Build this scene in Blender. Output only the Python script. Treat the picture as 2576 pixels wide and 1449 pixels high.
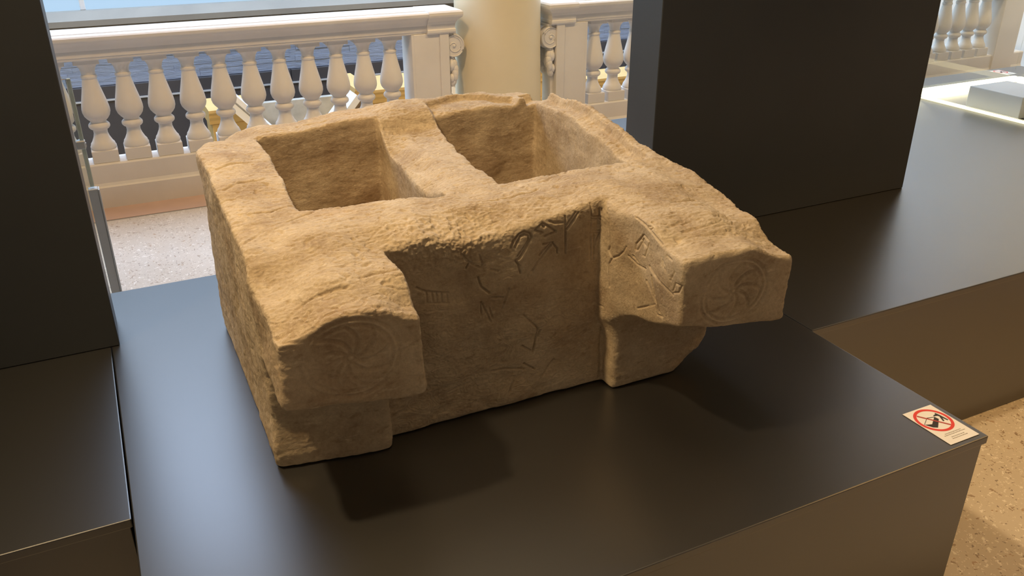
import bpy, bmesh, math, random
import numpy as np
from mathutils import Vector, Matrix

SC = bpy.context.scene
COL = SC.collection
for o in list(bpy.data.objects):
    bpy.data.objects.remove(o)

# ------------------------------------------------------------------ camera
CAM_H = 1.48                      # lens height above the gallery floor
cd = bpy.data.cameras.new('camera'); cam = bpy.data.objects.new('camera', cd); COL.objects.link(cam)
pitch, yaw, roll = 0.448229798, 0.450560241, -0.00259693532
Fv = Vector((math.sin(yaw)*math.cos(pitch), math.cos(yaw)*math.cos(pitch), -math.sin(pitch)))
Rv = Vector((math.cos(yaw), -math.sin(yaw), 0)); Uv = Rv.cross(Fv)
R2 = Rv*math.cos(roll) + Uv*math.sin(roll); U2 = Uv*math.cos(roll) - Rv*math.sin(roll)
m3 = Matrix((R2, U2, -Fv)).transposed()
cam.matrix_world = Matrix.Translation((0, 0, CAM_H)) @ m3.to_4x4()
cd.sensor_width = 36; cd.sensor_fit = 'HORIZONTAL'; cd.lens = 2132.18377/2576*36
cd.clip_start = 0.02; cd.clip_end = 60
SC.camera = cam

# ------------------------------------------------------------------ world, lights, exposure
w = bpy.data.worlds.new('world'); SC.world = w; w.use_nodes = True
w.node_tree.nodes['Background'].inputs[0].default_value = (0.75, 0.85, 1.0, 1)
w.node_tree.nodes['Background'].inputs[1].default_value = 0.05
def area(name, loc, target, sx, sy, power, color, spread=None):
    d = bpy.data.lights.new(name, 'AREA'); d.shape = 'RECTANGLE'; d.size = sx; d.size_y = sy
    d.energy = power; d.color = color
    if spread: d.spread = spread
    o = bpy.data.objects.new(name, d); COL.objects.link(o); o.location = loc
    o.rotation_euler = (Vector(target)-Vector(loc)).to_track_quat('-Z', 'Y').to_euler(); return o
def spot(name, loc, target, power, color, angle, blend, radius):
    d = bpy.data.lights.new(name, 'SPOT'); d.energy = power; d.color = color
    d.spot_size = math.radians(angle); d.spot_blend = blend; d.shadow_soft_size = radius
    o = bpy.data.objects.new(name, d); COL.objects.link(o); o.location = loc
    o.rotation_euler = (Vector(target)-Vector(loc)).to_track_quat('-Z', 'Y').to_euler(); return o
WARM = (1.0, 0.715, 0.38); SOFT = (1.0, 0.71, 0.40); DAY = (0.56, 0.72, 1.0)
area('court_skylight', (1.6, 6.4, 4.7), (1.6, 6.4, 0), 11.0, 2.8, 800, DAY)          # daylight falling into the stair court
spot('track_spot_key', (-0.70, 1.50, 3.3), (0.65, 1.6, 0.7), 280, WARM, 62, 0.8, 0.08)   # warm gallery spots overhead, out of view; the fill spots among them are added
spot('track_spot_top', (0.85, 1.62, 3.5), (0.75, 1.6, 0.6), 60, WARM, 75, 0.9, 0.45)
spot('balustrade_fill_spot', (0.2, 2.7, 3.5), (0.7, 4.6, 0.5), 195, (1.0, 0.64, 0.30), 85, 0.9, 0.12)  # added unseen fill that lifts the warm balustrade fronts
spot('column_fill_spot', (2.6, 2.9, 3.5), (2.4, 4.6, 0.8), 190, WARM, 80, 0.9, 0.12)  # added unseen fill that brightens the column
spot('track_spot_right', (5.2, 2.6, 3.5), (5.4, 4.6, 0.4), 120, WARM, 90, 0.9, 0.12)
spot('track_spot_floor', (3.4, 0.7, 3.4), (3.1, 0.9, 0.0), 260, (1.0, 0.55, 0.17), 80, 0.9, 0.12)
spot('wall_fill_spot', (5.2, 3.6, 3.5), (7.2, 4.8, 2.4), 380, SOFT, 100, 0.9, 0.12)  # unseen lamp put in so the right wall reflects brighter in the plinth
area('gallery_ambient_fill', (1.6, 0.9, 3.66), (1.6, 0.9, 0), 11.0, 7.6, 42, SOFT)  # invented ambient fill spread over the whole ceiling
area('stair_hall_fill', (1.8, 5.0, -0.5), (1.8, 8.0, -0.4), 5.0, 0.3, 14, WARM)  # added area light to brighten the ochre stair walls, no real fitting
SC.view_settings.view_transform = 'Standard'; SC.view_settings.look = 'None'
SC.view_settings.exposure = 0.0; SC.view_settings.gamma = 1.0; SC.view_settings.use_curve_mapping = False
SC.display_settings.display_device = 'sRGB'

# ------------------------------------------------------------------ helpers
def put(o, parent=None):
    COL.objects.link(o)
    if parent is not None: o.parent = parent
    return o
def tag(o, label=None, cat=None, group=None, kind=None):
    if label: o['label'] = label
    if cat: o['category'] = cat
    if group: o['group'] = group
    if kind: o['kind'] = kind
    return o
def thing(name, label, cat, loc=(0, 0, 0), group=None, kind=None):
    o = bpy.data.objects.new(name, None); COL.objects.link(o); o.location = loc
    o.empty_display_size = 0.1
    return tag(o, label, cat, group, kind)
def bm_obj(name, bm, mat, parent=None, smooth=False, loc=None):
    """link a bmesh given in world coordinates; a parent's own location is taken off"""
    me = bpy.data.meshes.new(name)
    if parent is not None:
        off = Vector(parent.location); p = parent.parent
        while p is not None: off += Vector(p.location); p = p.parent
        bmesh.ops.translate(bm, verts=bm.verts, vec=-off)
    bmesh.ops.recalc_face_normals(bm, faces=bm.faces)
    bm.to_mesh(me); bm.free()
    me.materials.append(mat)
    if smooth:
        me.polygons.foreach_set('use_smooth', [True]*len(me.polygons))
    o = bpy.data.objects.new(name, me)
    return put(o, parent)
def box(bm, x0, x1, y0, y1, z0, z1, bev=0.0, seg=2):
    r = bmesh.ops.create_cube(bm, size=1.0)
    vs = r['verts']
    for v in vs:
        v.co = Vector((x0+(v.co.x+.5)*(x1-x0), y0+(v.co.y+.5)*(y1-y0), z0+(v.co.z+.5)*(z1-z0)))
    if bev > 0:
        es = list({e for v in vs for e in v.link_edges})
        bmesh.ops.bevel(bm, geom=es, offset=bev, segments=seg, affect='EDGES', profile=0.6)
    return vs
def lathe(bm, prof, cx, cy, seg=28, cap=True):
    rings = []
    for r, z in prof:
        rings.append([bm.verts.new((cx+r*math.cos(2*math.pi*i/seg), cy+r*math.sin(2*math.pi*i/seg), z)) for i in range(seg)])
    for a, b in zip(rings, rings[1:]):
        for i in range(seg):
            j = (i+1) % seg
            bm.faces.new((a[i], a[j], b[j], b[i]))
    if cap:
        bm.faces.new(rings[0][::-1]); bm.faces.new(rings[-1])
def prism(bm, pts, axis, a0, a1):
    """closed outline extruded along an axis: axis 'X' pts=(y,z), 'Y' pts=(x,z), 'Z' pts=(x,y)"""
    def P(p, a):
        return (a, p[0], p[1]) if axis == 'X' else (p[0], a, p[1]) if axis == 'Y' else (p[0], p[1], a)
    A = [bm.verts.new(P(p, a0)) for p in pts]; B = [bm.verts.new(P(p, a1)) for p in pts]
    n = len(pts)
    for i in range(n):
        j = (i+1) % n
        bm.faces.new((A[i], A[j], B[j], B[i]))
    bm.faces.new(A[::-1]); bm.faces.new(B)
def tube(bm, pts, r, seg=8):
    pts = [Vector(p) for p in pts]; rings = []
    for i, p in enumerate(pts):
        t = (pts[min(i+1, len(pts)-1)]-pts[max(i-1, 0)]).normalized()
        a = t.cross(Vector((0, 0, 1)) if abs(t.z) < .9 else Vector((1, 0, 0))).normalized(); b = t.cross(a)
        rr = r[i] if isinstance(r, (list, tuple)) else r
        rings.append([bm.verts.new(p+a*rr*math.cos(2*math.pi*k/seg)+b*rr*math.sin(2*math.pi*k/seg)) for k in range(seg)])
    for A, B in zip(rings, rings[1:]):
        for k in range(seg):
            j = (k+1) % seg; bm.faces.new((A[k], A[j], B[j], B[k]))
    bm.faces.new(rings[0][::-1]); bm.faces.new(rings[-1])
def shade_auto(o, deg=35):
    me = o.data
    me.polygons.foreach_set('use_smooth', [True]*len(me.polygons))
    bm = bmesh.new(); bm.from_mesh(me)
    for e in bm.edges:
        if len(e.link_faces) == 2 and e.calc_face_angle(0) > math.radians(deg): e.smooth = False
    bm.to_mesh(me); bm.free()
    return o

# ------------------------------------------------------------------ materials
def mat(name):
    m = bpy.data.materials.new(name); m.use_nodes = True
    nt = m.node_tree; b = nt.nodes['Principled BSDF']
    return m, nt, b
def N(nt, t, **kw):
    n = nt.nodes.new(t)
    for k, v in kw.items():
        if hasattr(n, k): setattr(n, k, v)
        else: n.inputs[k].default_value = v
    return n
def ramp(nt, fac, stops):
    r = nt.nodes.new('ShaderNodeValToRGB')
    while len(r.color_ramp.elements) < len(stops): r.color_ramp.elements.new(0.5)
    for e, (p, c) in zip(r.color_ramp.elements, stops):
        e.position = p; e.color = (c[0], c[1], c[2], 1)
    nt.links.new(fac, r.inputs[0]); return r
def plain(name, col, rough=0.6, var=0.06, scale=8.0, spec=0.5, bump=0.0, bscale=120.0, metal=0.0):
    m, nt, b = mat(name)
    tc = N(nt, 'ShaderNodeTexCoord'); nz = N(nt, 'ShaderNodeTexNoise', Scale=scale, Detail=5.0)
    nt.links.new(tc.outputs['Object'], nz.inputs['Vector'])
    lo = [c*(1-var) for c in col]; hi = [min(1, c*(1+var)) for c in col]
    r = ramp(nt, nz.outputs[0], [(0.3, lo), (0.7, hi)])
    nt.links.new(r.outputs[0], b.inputs['Base Color'])
    b.inputs['Roughness'].default_value = rough; b.inputs['Specular IOR Level'].default_value = spec
    b.inputs['Metallic'].default_value = metal
    if bump > 0:
        n2 = N(nt, 'ShaderNodeTexNoise', Scale=bscale, Detail=4.0); nt.links.new(tc.outputs['Object'], n2.inputs['Vector'])
        bp = N(nt, 'ShaderNodeBump', Strength=bump, Distance=0.002); nt.links.new(n2.outputs[0], bp.inputs['Height'])
        nt.links.new(bp.outputs[0], b.inputs['Normal'])
    return m
def emit(name, col, strength):
    m, nt, b = mat(name)
    b.inputs['Base Color'].default_value = (0.8, 0.8, 0.8, 1)
    b.inputs['Emission Color'].default_value = (*col, 1); b.inputs['Emission Strength'].default_value = strength
    return m

M_black = plain('black_satin_laminate', (0.011, 0.0108, 0.0105), rough=0.33, var=0.08, scale=3.0, spec=1.0)
M_black.node_tree.nodes['Principled BSDF'].inputs['IOR'].default_value = 1.75
M_panel = plain('black_matt_panel', (0.036, 0.040, 0.045), rough=0.45, var=0.10, scale=2.0, spec=0.5)
M_white = plain('white_painted_stucco', (0.72, 0.70, 0.67), rough=0.55, var=0.04, scale=6.0, bump=0.15, bscale=60)
M_column = plain('cream_column_plaster', (0.78, 0.70, 0.50), rough=0.45, var=0.04, scale=3.0)
M_cream = plain('cream_wall_plaster', (0.66, 0.58, 0.46), rough=0.8, var=0.05, scale=2.0, bump=0.1)
M_ceil = plain('ceiling_plaster', (0.40, 0.34, 0.25), rough=0.85, var=0.03)
M_ochre = plain('ochre_stair_plaster', (0.62, 0.42, 0.16), rough=0.75, var=0.06, scale=5.0)
M_marble = plain('pale_green_grey_marble', (0.46, 0.43, 0.36), rough=0.35, var=0.22, scale=9.0)
M_dark = plain('dark_stone_cladding', (0.060, 0.056, 0.060), rough=0.5, var=0.10, scale=2.0)
M_brownstone = plain('brown_grey_stone', (0.20, 0.17, 0.13), rough=0.8, var=0.18, scale=14.0, bump=0.3, bscale=40)
M_sill = plain('grey_stone_sill', (0.27, 0.245, 0.20), rough=0.6, var=0.08, scale=3.0)
M_steel = plain('brushed_steel', (0.55, 0.55, 0.56), rough=0.32, var=0.05, metal=1.0)
M_alu = plain('pale_aluminium_profile', (0.50, 0.52, 0.53), rough=0.35, var=0.05)
M_card = plain('white_card', (0.86, 0.84, 0.80), rough=0.55, var=0.01)
M_red = plain('red_print', (0.72, 0.05, 0.03), rough=0.55, var=0.02)
M_redbar = plain('dark_red_print', (0.42, 0.06, 0.04), rough=0.55, var=0.02)
M_ink = plain('black_print', (0.03, 0.025, 0.02), rough=0.6, var=0.02)
M_grey = plain('grey_print', (0.33, 0.30, 0.25), rough=0.6, var=0.02)
M_bronze = plain('brown_handrail_wood', (0.20, 0.13, 0.07), rough=0.4, var=0.1)
M_led = emit('warm_led_strip', (1.0, 0.86, 0.50), 14.0)
M_pane = emit('daylit_window_pane', (0.52, 0.76, 1.0), 0.80)
M_pane.node_tree.nodes['Principled BSDF'].inputs['Base Color'].default_value = (0.06, 0.07, 0.08, 1)
M_pane.node_tree.nodes['Principled BSDF'].inputs['Roughness'].default_value = 0.15

def terrazzo():
    m, nt, b = mat('terrazzo')
    tc = N(nt, 'ShaderNodeTexCoord')
    base = N(nt, 'ShaderNodeTexNoise', Scale=1.6, Detail=6.0); nt.links.new(tc.outputs['Object'], base.inputs['Vector'])
    c0 = ramp(nt, base.outputs[0], [(0.3, (0.53, 0.47, 0.40)), (0.7, (0.63, 0.57, 0.50))])
    cur = c0.outputs[0]
    for sc, thr, col in ((44, 0.17, (0.27, 0.19, 0.13)), (56, 0.18, (0.84, 0.80, 0.74)), (90, 0.16, (0.15, 0.11, 0.09)), (28, 0.11, (0.38, 0.25, 0.15)), (120, 0.2, (0.78, 0.72, 0.66))):
        v = N(nt, 'ShaderNodeTexVoronoi', Scale=sc); v.inputs['Randomness'].default_value = 1.0
        wn = N(nt, 'ShaderNodeTexNoise', Scale=sc*1.3, Detail=2.0); nt.links.new(tc.outputs['Object'], wn.inputs['Vector'])
        mx = N(nt, 'ShaderNodeMixRGB', blend_type='ADD'); mx.inputs[0].default_value = 0.35/sc*6
        nt.links.new(tc.outputs['Object'], mx.inputs[1]); nt.links.new(wn.outputs[1], mx.inputs[2]); nt.links.new(mx.outputs[0], v.inputs['Vector'])
        sep = N(nt, 'ShaderNodeSeparateColor'); nt.links.new(v.outputs['Color'], sep.inputs[0])
        pick = N(nt, 'ShaderNodeMath', operation='GREATER_THAN'); nt.links.new(sep.outputs[0], pick.inputs[0]); pick.inputs[1].default_value = 0.72
        near = N(nt, 'ShaderNodeMath', operation='LESS_THAN'); nt.links.new(v.outputs['Distance'], near.inputs[0]); near.inputs[1].default_value = thr*1.7
        mul = N(nt, 'ShaderNodeMath', operation='MULTIPLY'); nt.links.new(pick.outputs[0], mul.inputs[0]); nt.links.new(near.outputs[0], mul.inputs[1])
        fac = N(nt, 'ShaderNodeMath', operation='MULTIPLY'); nt.links.new(mul.outputs[0], fac.inputs[0]); fac.inputs[1].default_value = 0.75
        mc = N(nt, 'ShaderNodeMixRGB'); nt.links.new(fac.outputs[0], mc.inputs[0]); nt.links.new(cur, mc.inputs[1]); mc.inputs[2].default_value = (*col, 1)
        cur = mc.outputs[0]
    nt.links.new(cur, b.inputs['Base Color']); b.inputs['Roughness'].default_value = 0.28
    return m
M_floor = terrazzo()
M_pink = plain('pink_floor_border', (0.56, 0.40, 0.34), rough=0.3, var=0.06)

def roughstone():
    m, nt, b = mat('rough_layered_grey_stone')
    tc = N(nt, 'ShaderNodeTexCoord'); mp = N(nt, 'ShaderNodeMapping'); mp.inputs['Scale'].default_value = (2.0, 2.0, 14.0)
    nt.links.new(tc.outputs['Object'], mp.inputs[0])
    nz = N(nt, 'ShaderNodeTexNoise', Scale=2.2, Detail=9.0, Roughness=0.7); nt.links.new(mp.outputs[0], nz.inputs['Vector'])
    r = ramp(nt, nz.outputs[0], [(0.25, (0.26, 0.31, 0.42)), (0.75, (0.42, 0.49, 0.62))])
    nt.links.new(r.outputs[0], b.inputs['Base Color']); b.inputs['Roughness'].default_value = 0.8
    bp = N(nt, 'ShaderNodeBump', Strength=0.8, Distance=0.03); nt.links.new(nz.outputs[0], bp.inputs['Height']); nt.links.new(bp.outputs[0], b.inputs['Normal'])
    return m
M_rough = roughstone()

def limestone():
    m, nt, b = mat('weathered_limestone')
    tc = N(nt, 'ShaderNodeTexCoord')
    def nz(scale, detail=6.0, rough=0.6, stretch=None):
        n = N(nt, 'ShaderNodeTexNoise', Scale=scale, Detail=detail, Roughness=rough)
        if stretch:
            mp = N(nt, 'ShaderNodeMapping'); mp.inputs['Scale'].default_value = stretch
            nt.links.new(tc.outputs['Object'], mp.inputs[0]); nt.links.new(mp.outputs[0], n.inputs['Vector'])
        else: nt.links.new(tc.outputs['Object'], n.inputs['Vector'])
        return n.outputs[0]
    big = ramp(nt, nz(9.0, 9.0, 0.66), [(0.32, (0.37, 0.275, 0.18)), (0.5, (0.50, 0.395, 0.27)), (0.70, (0.63, 0.52, 0.375))])
    # reddish and grey patches
    p1 = ramp(nt, nz(3.2, 3.0), [(0.52, (0, 0, 0)), (0.72, (1, 1, 1))])
    f1 = N(nt, 'ShaderNodeMath', operation='MULTIPLY'); nt.links.new(p1.outputs[0], f1.inputs[0]); f1.inputs[1].default_value = 0.35
    a = N(nt, 'ShaderNodeMixRGB'); nt.links.new(f1.outputs[0], a.inputs[0]); nt.links.new(big.outputs[0], a.inputs[1]); a.inputs[2].default_value = (0.44, 0.29, 0.175, 1)
    # pale flaky bruises
    p2 = ramp(nt, nz(26.0, 7.0, 0.65, (1.0, 2.6, 2.6)), [(0.58, (0, 0, 0)), (0.74, (1, 1, 1))])
    f2 = N(nt, 'ShaderNodeMath', operation='MULTIPLY'); nt.links.new(p2.outputs[0], f2.inputs[0]); f2.inputs[1].default_value = 0.8
    c = N(nt, 'ShaderNodeMixRGB'); nt.links.new(f2.outputs[0], c.inputs[0]); nt.links.new(a.outputs[0], c.inputs[1]); c.inputs[2].default_value = (0.72, 0.60, 0.43, 1)
    # dark specks and dirt
    p3 = ramp(nt, nz(34.0, 6.0, 0.6, (1.0, 2.0, 2.0)), [(0.30, (1, 1, 1)), (0.42, (0, 0, 0))])
    f3 = N(nt, 'ShaderNodeMath', operation='MULTIPLY'); nt.links.new(p3.outputs[0], f3.inputs[0]); f3.inputs[1].default_value = 0.5
    d = N(nt, 'ShaderNodeMixRGB'); nt.links.new(f3.outputs[0], d.inputs[0]); nt.links.new(c.outputs[0], d.inputs[1]); d.inputs[2].default_value = (0.25, 0.165, 0.09, 1)
    gr = ramp(nt, nz(150.0, 6.0, 0.7), [(0.28, (0.72, 0.70, 0.67)), (0.5, (1, 1, 1)), (0.72, (1.22, 1.22, 1.2))])
    e_ = N(nt, 'ShaderNodeMixRGB', blend_type='MULTIPLY'); e_.inputs[0].default_value = 0.6; nt.links.new(d.outputs[0], e_.inputs[1]); nt.links.new(gr.outputs[0], e_.inputs[2])
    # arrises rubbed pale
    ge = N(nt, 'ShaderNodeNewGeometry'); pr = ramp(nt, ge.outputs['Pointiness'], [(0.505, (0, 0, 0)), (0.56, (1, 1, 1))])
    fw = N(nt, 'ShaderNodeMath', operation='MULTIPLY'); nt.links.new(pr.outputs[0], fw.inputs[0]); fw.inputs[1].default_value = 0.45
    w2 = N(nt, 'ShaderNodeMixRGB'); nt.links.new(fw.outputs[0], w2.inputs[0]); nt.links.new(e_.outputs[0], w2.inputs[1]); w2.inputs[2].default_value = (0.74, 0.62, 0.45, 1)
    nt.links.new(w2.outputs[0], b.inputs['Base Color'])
    b.inputs['Roughness'].default_value = 0.85; b.inputs['Specular IOR Level'].default_value = 0.25
    h1 = nz(70.0, 8.0, 0.7, (1.0, 1.8, 1.8)); h2 = nz(230.0, 4.0)
    ad = N(nt, 'ShaderNodeMath', operation='MULTIPLY_ADD'); nt.links.new(h2, ad.inputs[0]); ad.inputs[1].default_value = 0.35; nt.links.new(h1, ad.inputs[2])
    bp = N(nt, 'ShaderNodeBump', Strength=0.65, Distance=0.0035); nt.links.new(ad.outputs[0], bp.inputs['Height']); nt.links.new(bp.outputs[0], b.inputs['Normal'])
    return m
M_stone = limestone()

def glass(name, tint, ior=1.45):
    m, nt, b = mat(name)
    b.inputs['Base Color'].default_value = (*tint, 1); b.inputs['Roughness'].default_value = 0.02
    b.inputs['Transmission Weight'].default_value = 1.0; b.inputs['IOR'].default_value = ior
    return m
M_glass = glass('clear_glass', (0.93, 0.98, 0.95))
M_museum = glass('low_reflection_museum_glass', (0.97, 0.99, 0.97), 1.10)
M_edge_glow = emit('case_edge_painted_glow', (1.0, 0.90, 0.52), 1.6)  # case edge is no lamp; caught LED light put in as emission
M_edge = plain('polished_glass_edge', (0.62, 0.68, 0.60), rough=0.2, var=0.1, scale=30)
M_edge.node_tree.nodes['Principled BSDF'].inputs['Transmission Weight'].default_value = 0.5
# ------------------------------------------------------------------ the setting
def struct(name, boxes, m, parent=None, bev=0.0):
    bm = bmesh.new()
    for b_ in boxes: box(bm, *b_, bev=bev)
    o = bm_obj(name, bm, m, parent)
    if parent is None: tag(o, kind='structure')
    return o
fl = struct('floor', [(-4, 7.2, -3, 4.30, -0.30, 0.0), (-4, 7.2, 4.318, 4.80, -0.30, -0.004)], M_floor)
struct('border_strip', [(-4, 7.2, 4.318, 4.50, -0.02, 0.0)], M_pink, fl)
struct('joint_strip', [(-4, 7.2, 4.30, 4.318, -0.02, -0.0015)], M_sill, fl)
fl['label'] = 'polished terrazzo floor with pale and brown stone chips'
struct('ceiling', [(-4, 7.2, -3, 4.80, 3.7, 3.9)], M_ceil)
struct('wall_left', [(-4.2, -4, -3, 4.8, 0, 3.9)], M_cream)
struct('wall_right', [(7.2, 7.4, -3, 4.8, 0, 3.9)], M_white)
struct('wall_back', [(-4, 7.2, -3.2, -3, 0, 3.9)], M_cream)
# far side of the stair court, seen over and between the balusters
YW = 8.0
wf = struct('wall_far', [(-8, 16, YW, YW+0.3, -3.0, 0.43)], M_brownstone)
wf['label'] = 'far wall of the stair court beneath the windows'
struct('wall_far_upper', [(-8, 16, YW+0.02, YW+0.3, 3.6, 4.9)], M_cream)
rng = random.Random(4)
# layered rough stone courses, each block its own piece
bx = -2.6; k = 0
rows = [(-0.065, 0.0), (0.0, 0.045), (0.045, 0.10), (0.10, 0.14), (0.14, 0.19), (0.19, 0.26), (0.26, 0.345)]
for z0, z1 in rows:
    bx = -2.6 - rng.random()*0.4
    while bx < 7.0:
        wd = rng.uniform(0.5, 1.1)
        d = rng.uniform(0.052, 0.058)
        bm = bmesh.new(); box(bm, bx, bx+wd-0.001, YW-d, YW, z0, z1, bev=0.0008, seg=1)
        bm_obj('stone_block', bm, M_rough, wf); bx += wd
struct('ledge', [(-8, 16, YW-0.10, YW, 0.395, 0.43)], M_brownstone, wf)
# dark cladding boards below, with thin metal strips
x = -2.6
while x < 7.2:
    bm = bmesh.new(); box(bm, x, x+1.396, YW-0.085, YW, -1.15, -0.068, bev=0.003, seg=1); bm_obj('dark_board', bm, M_dark, wf); x += 1.4
for z in (-0.19,): struct('metal_strip', [(-2.6, 7.2, YW-0.095, YW-0.084, z, z+0.014)], M_alu, wf)
# window band above the sill
wn = thing('window_1', 'pale blue daylit window band of large panes across the court', None, (0, YW, 0.53), kind='structure')
sl = bmesh.new(); prism(sl, [(YW-0.16, 0.43), (YW+0.1, 0.43), (YW+0.1, 0.535), (YW-0.06, 0.535), (YW-0.16, 0.475)], 'X', -8, 16); bm_obj('window_sill', sl, M_sill, wn)
x = -8.0
while x < 16:
    bm = bmesh.new(); box(bm, x+0.02, x+1.98, YW+0.03, YW+0.05, 0.535, 3.6); bm_obj('pane', bm, M_pane, wn)
    bm = bmesh.new(); box(bm, x-0.02, x+0.02, YW+0.02, YW+0.06, 0.535, 3.6, bev=0.004, seg=1); bm_obj('mullion', bm, M_white, wn)
    x += 2.0
# lower hall of the court
struct('court_floor', [(-8, 16, 4.8, YW, -3.1, -3.0)], M_marble)
struct('court_wall_near', [(-8, 16, 4.80, 4.86, -3.0, -0.02)], M_ochre)
struct('court_wall_right', [(7.2, 7.4, 4.8, YW, -3.0, 4.9)], M_white)
struct('court_wall_left', [(-4.2, -4, 4.8, YW, -3.0, 4.9)], M_cream)
struct('court_ceiling', [(-8, 16, 4.8, YW+0.3, 4.9, 5.0)], M_ceil)

# ------------------------------------------------------------------ staircase pieces in the court
def ochre_pier(x0, x1, y0, y1, ztop, label):
    t = thing('stair_pier', label, 'pier', ((x0+x1)/2, (y0+y1)/2, -3.0))
    bm = bmesh.new(); box(bm, x0, x1, y0, y1, -3.0, ztop-0.12, bev=0.004, seg=1); bm_obj('shaft', bm, M_ochre, t)
    bm = bmesh.new(); yf = y0
    prism(bm, [(y0-0.0, ztop-0.12), (y0-0.03, ztop-0.11), (y0-0.03, ztop-0.085), (y0-0.05, ztop-0.06), (y0-0.05, ztop-0.04), (y0-0.075, ztop-0.02), (y0-0.075, ztop),
               (y1, ztop), (y1, ztop-0.12)], 'X', x0-0.02, x1+0.02); bm_obj('cornice', bm, M_ochre, t)
    bm = bmesh.new(); box(bm, x0-0.01, x1+0.01, y0-0.02, y0+0.01, ztop-0.27, ztop-0.245); bm_obj('string_moulding', bm, M_ochre, t)
    return t
ochre_pier(0.70, 0.99, 6.55, 6.9, -0.03, 'ochre stair pier with cornice behind the middle of the long balustrade')
ochre_pier(1.76, 1.85, 6.40, 6.9, 0.06, 'narrow ochre pier left of the stepped ochre wall')
ochre_pier(1.90, 2.44, 6.45, 6.9, 0.02, 'stepped ochre wall behind the end pedestal of the long balustrade')
ochre_pier(3.05, 3.60, 6.45, 6.9, 0.05, 'ochre wall with cornice between the column and the scroll pedestal')
ochre_pier(3.95, 4.75, 6.6, 6.9, -0.12, 'low ochre wall seen between the balusters beside the black panel')
def stair_rail(a, b, label, side, layers):
    """sloping stair parapet from a to b (x,y,z): layers of (name, material, thickness, half width) stacked downwards from its top edge"""
    a = Vector(a); b = Vector(b); t = thing('stair_parapet', label, 'stair parapet', a)
    d = (b-a).normalized(); n = Vector((0, 1, 0)); u = d.cross(n); u = -u if u.z < 0 else u
    off = 0.0
    for name, m, th, w_ in layers:
        bm = bmesh.new(); vs = []
        for p in (a, b):
            for sy in (-1, 1):
                for sz in (0, 1): vs.append(bm.verts.new(p-u*(off+th*(1-sz))+n*w_*sy))
        for f in ((0, 1, 3, 2), (4, 6, 7, 5), (0, 4, 5, 1), (2, 3, 7, 6), (0, 2, 6, 4), (1, 5, 7, 3)): bm.faces.new([vs[i] for i in f])
        bm_obj(name, bm, m, t); off += th+.0005
    return t
LW = [('cap', M_white, .035, .13), ('cap_moulding', M_white, .012, .10), ('string', M_white, .05, .12)]
LB = [('cap', M_white, .045, .13), ('handrail', M_bronze, .035, .10), ('string', M_white, .07, .12)]
stair_rail((0.845, 6.28, 0.13), (1.28, 6.28, -0.36), 'white stair parapet sloping down to the right behind the long balustrade', 1, LW)
stair_rail((1.62, 5.98, 0.12), (1.08, 5.98, -0.48), 'white stair parapet with brown handrail sloping down to the left behind the long balustrade', -1, LB)
stair_rail((2.42, 6.1, 0.13), (2.98, 6.1, -0.30), 'white stair parapet sloping down behind the cream column', 1, LW)
stair_rail((4.30, 6.2, 0.02), (4.95, 6.2, 0.30), 'white stair parapet rising to the right beside the black panel', 1, LW)
bm = bmesh.new(); prism(bm, [(1.02, -0.02), (1.70, -0.02), (1.60, -0.5), (1.10, -0.5)], 'Y', 6.5, 6.56)
o = bm_obj('marble_slab', bm, M_marble); tag(o, 'pale veined marble slab between the two sloping stair parapets', 'slab')
bm = bmesh.new(); box(bm, 1.02, 1.60, 6.5, 6.56, -3.0, -0.5); bm_obj('slab_support', bm, M_marble, o)

# ------------------------------------------------------------------ balustrades
YC = 4.585                                          # centre line of the balustrade
BAL = [(.058,.283),(.060,.290),(.060,.297),(.056,.305),(.055,.311),(.048,.320),(.037,.343),(.032,.362),(.033,.378),(.042,.384),(.048,.391),(.0495,.398),(.048,.406),(.042,.413),
       (.036,.418),(.038,.424),(.048,.434),(.058,.448),(.0635,.466),(.0635,.482),(.060,.505),(.054,.532),(.046,.565),(.038,.600),(.033,.627),(.036,.631),(.037,.638),(.035,.644),(.031,.647),
       (.032,.660),(.036,.676),(.043,.688),(.053,.697),(.056,.700)]
def baluster_proto():
    bm = bmesh.new()
    lathe(bm, BAL, 0, 0, seg=32)
    me = bpy.data.meshes.new('baluster')
    box(bm, -.060, .060, -.060, .060, .223, .2835, bev=.002, seg=1)
    box(bm, -.057, .057, -.057, .057, .6995, .7225, bev=.002, seg=1)
    bmesh.ops.recalc_face_normals(bm, faces=bm.faces)
    for e in bm.edges:
        if len(e.link_faces) == 2 and e.calc_face_angle(0) > math.radians(32): e.smooth = False
    for f in bm.faces: f.smooth = True
    bm.to_mesh(me); bm.free(); me.materials.append(M_white); return me
ME_BAL = baluster_proto()
RAIL = [(-.072,.722),(-.078,.728),(-.078,.735),(-.082,.738),(-.082,.768),(-.086,.772),(-.092,.786),(-.104,.800),(-.118,.808),(-.122,.812),(-.126,.820),(-.126,.832),(-.120,.839),(-.066,.8405),(-.065,.8375),(-.061,.8375),(-.060,.843),
        (.118,.843),(.126,.836),(.126,.815),(.104,.800),(.086,.772),(.082,.738),(.072,.722)]
def rail_part(t, x0, x1):
    bm = bmesh.new(); prism(bm, [(YC+y, z) for y, z in RAIL], 'X', x0, x1)
    return shade_auto(bm_obj('rail', bm, M_white, t), 28)
def base_part(t, x0, x1):
    bm = bmesh.new(); prism(bm, [(YC-.085, 0), (YC-.085, .105), (YC-.078, .112), (YC-.072, .125), (YC-.072, .215), (YC-.066, .223), (YC+.066, .223), (YC+.072, .215), (YC+.085, .105), (YC+.085, 0)], 'X', x0, x1)
    return bm_obj('base_course', bm, M_white, t)
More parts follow.
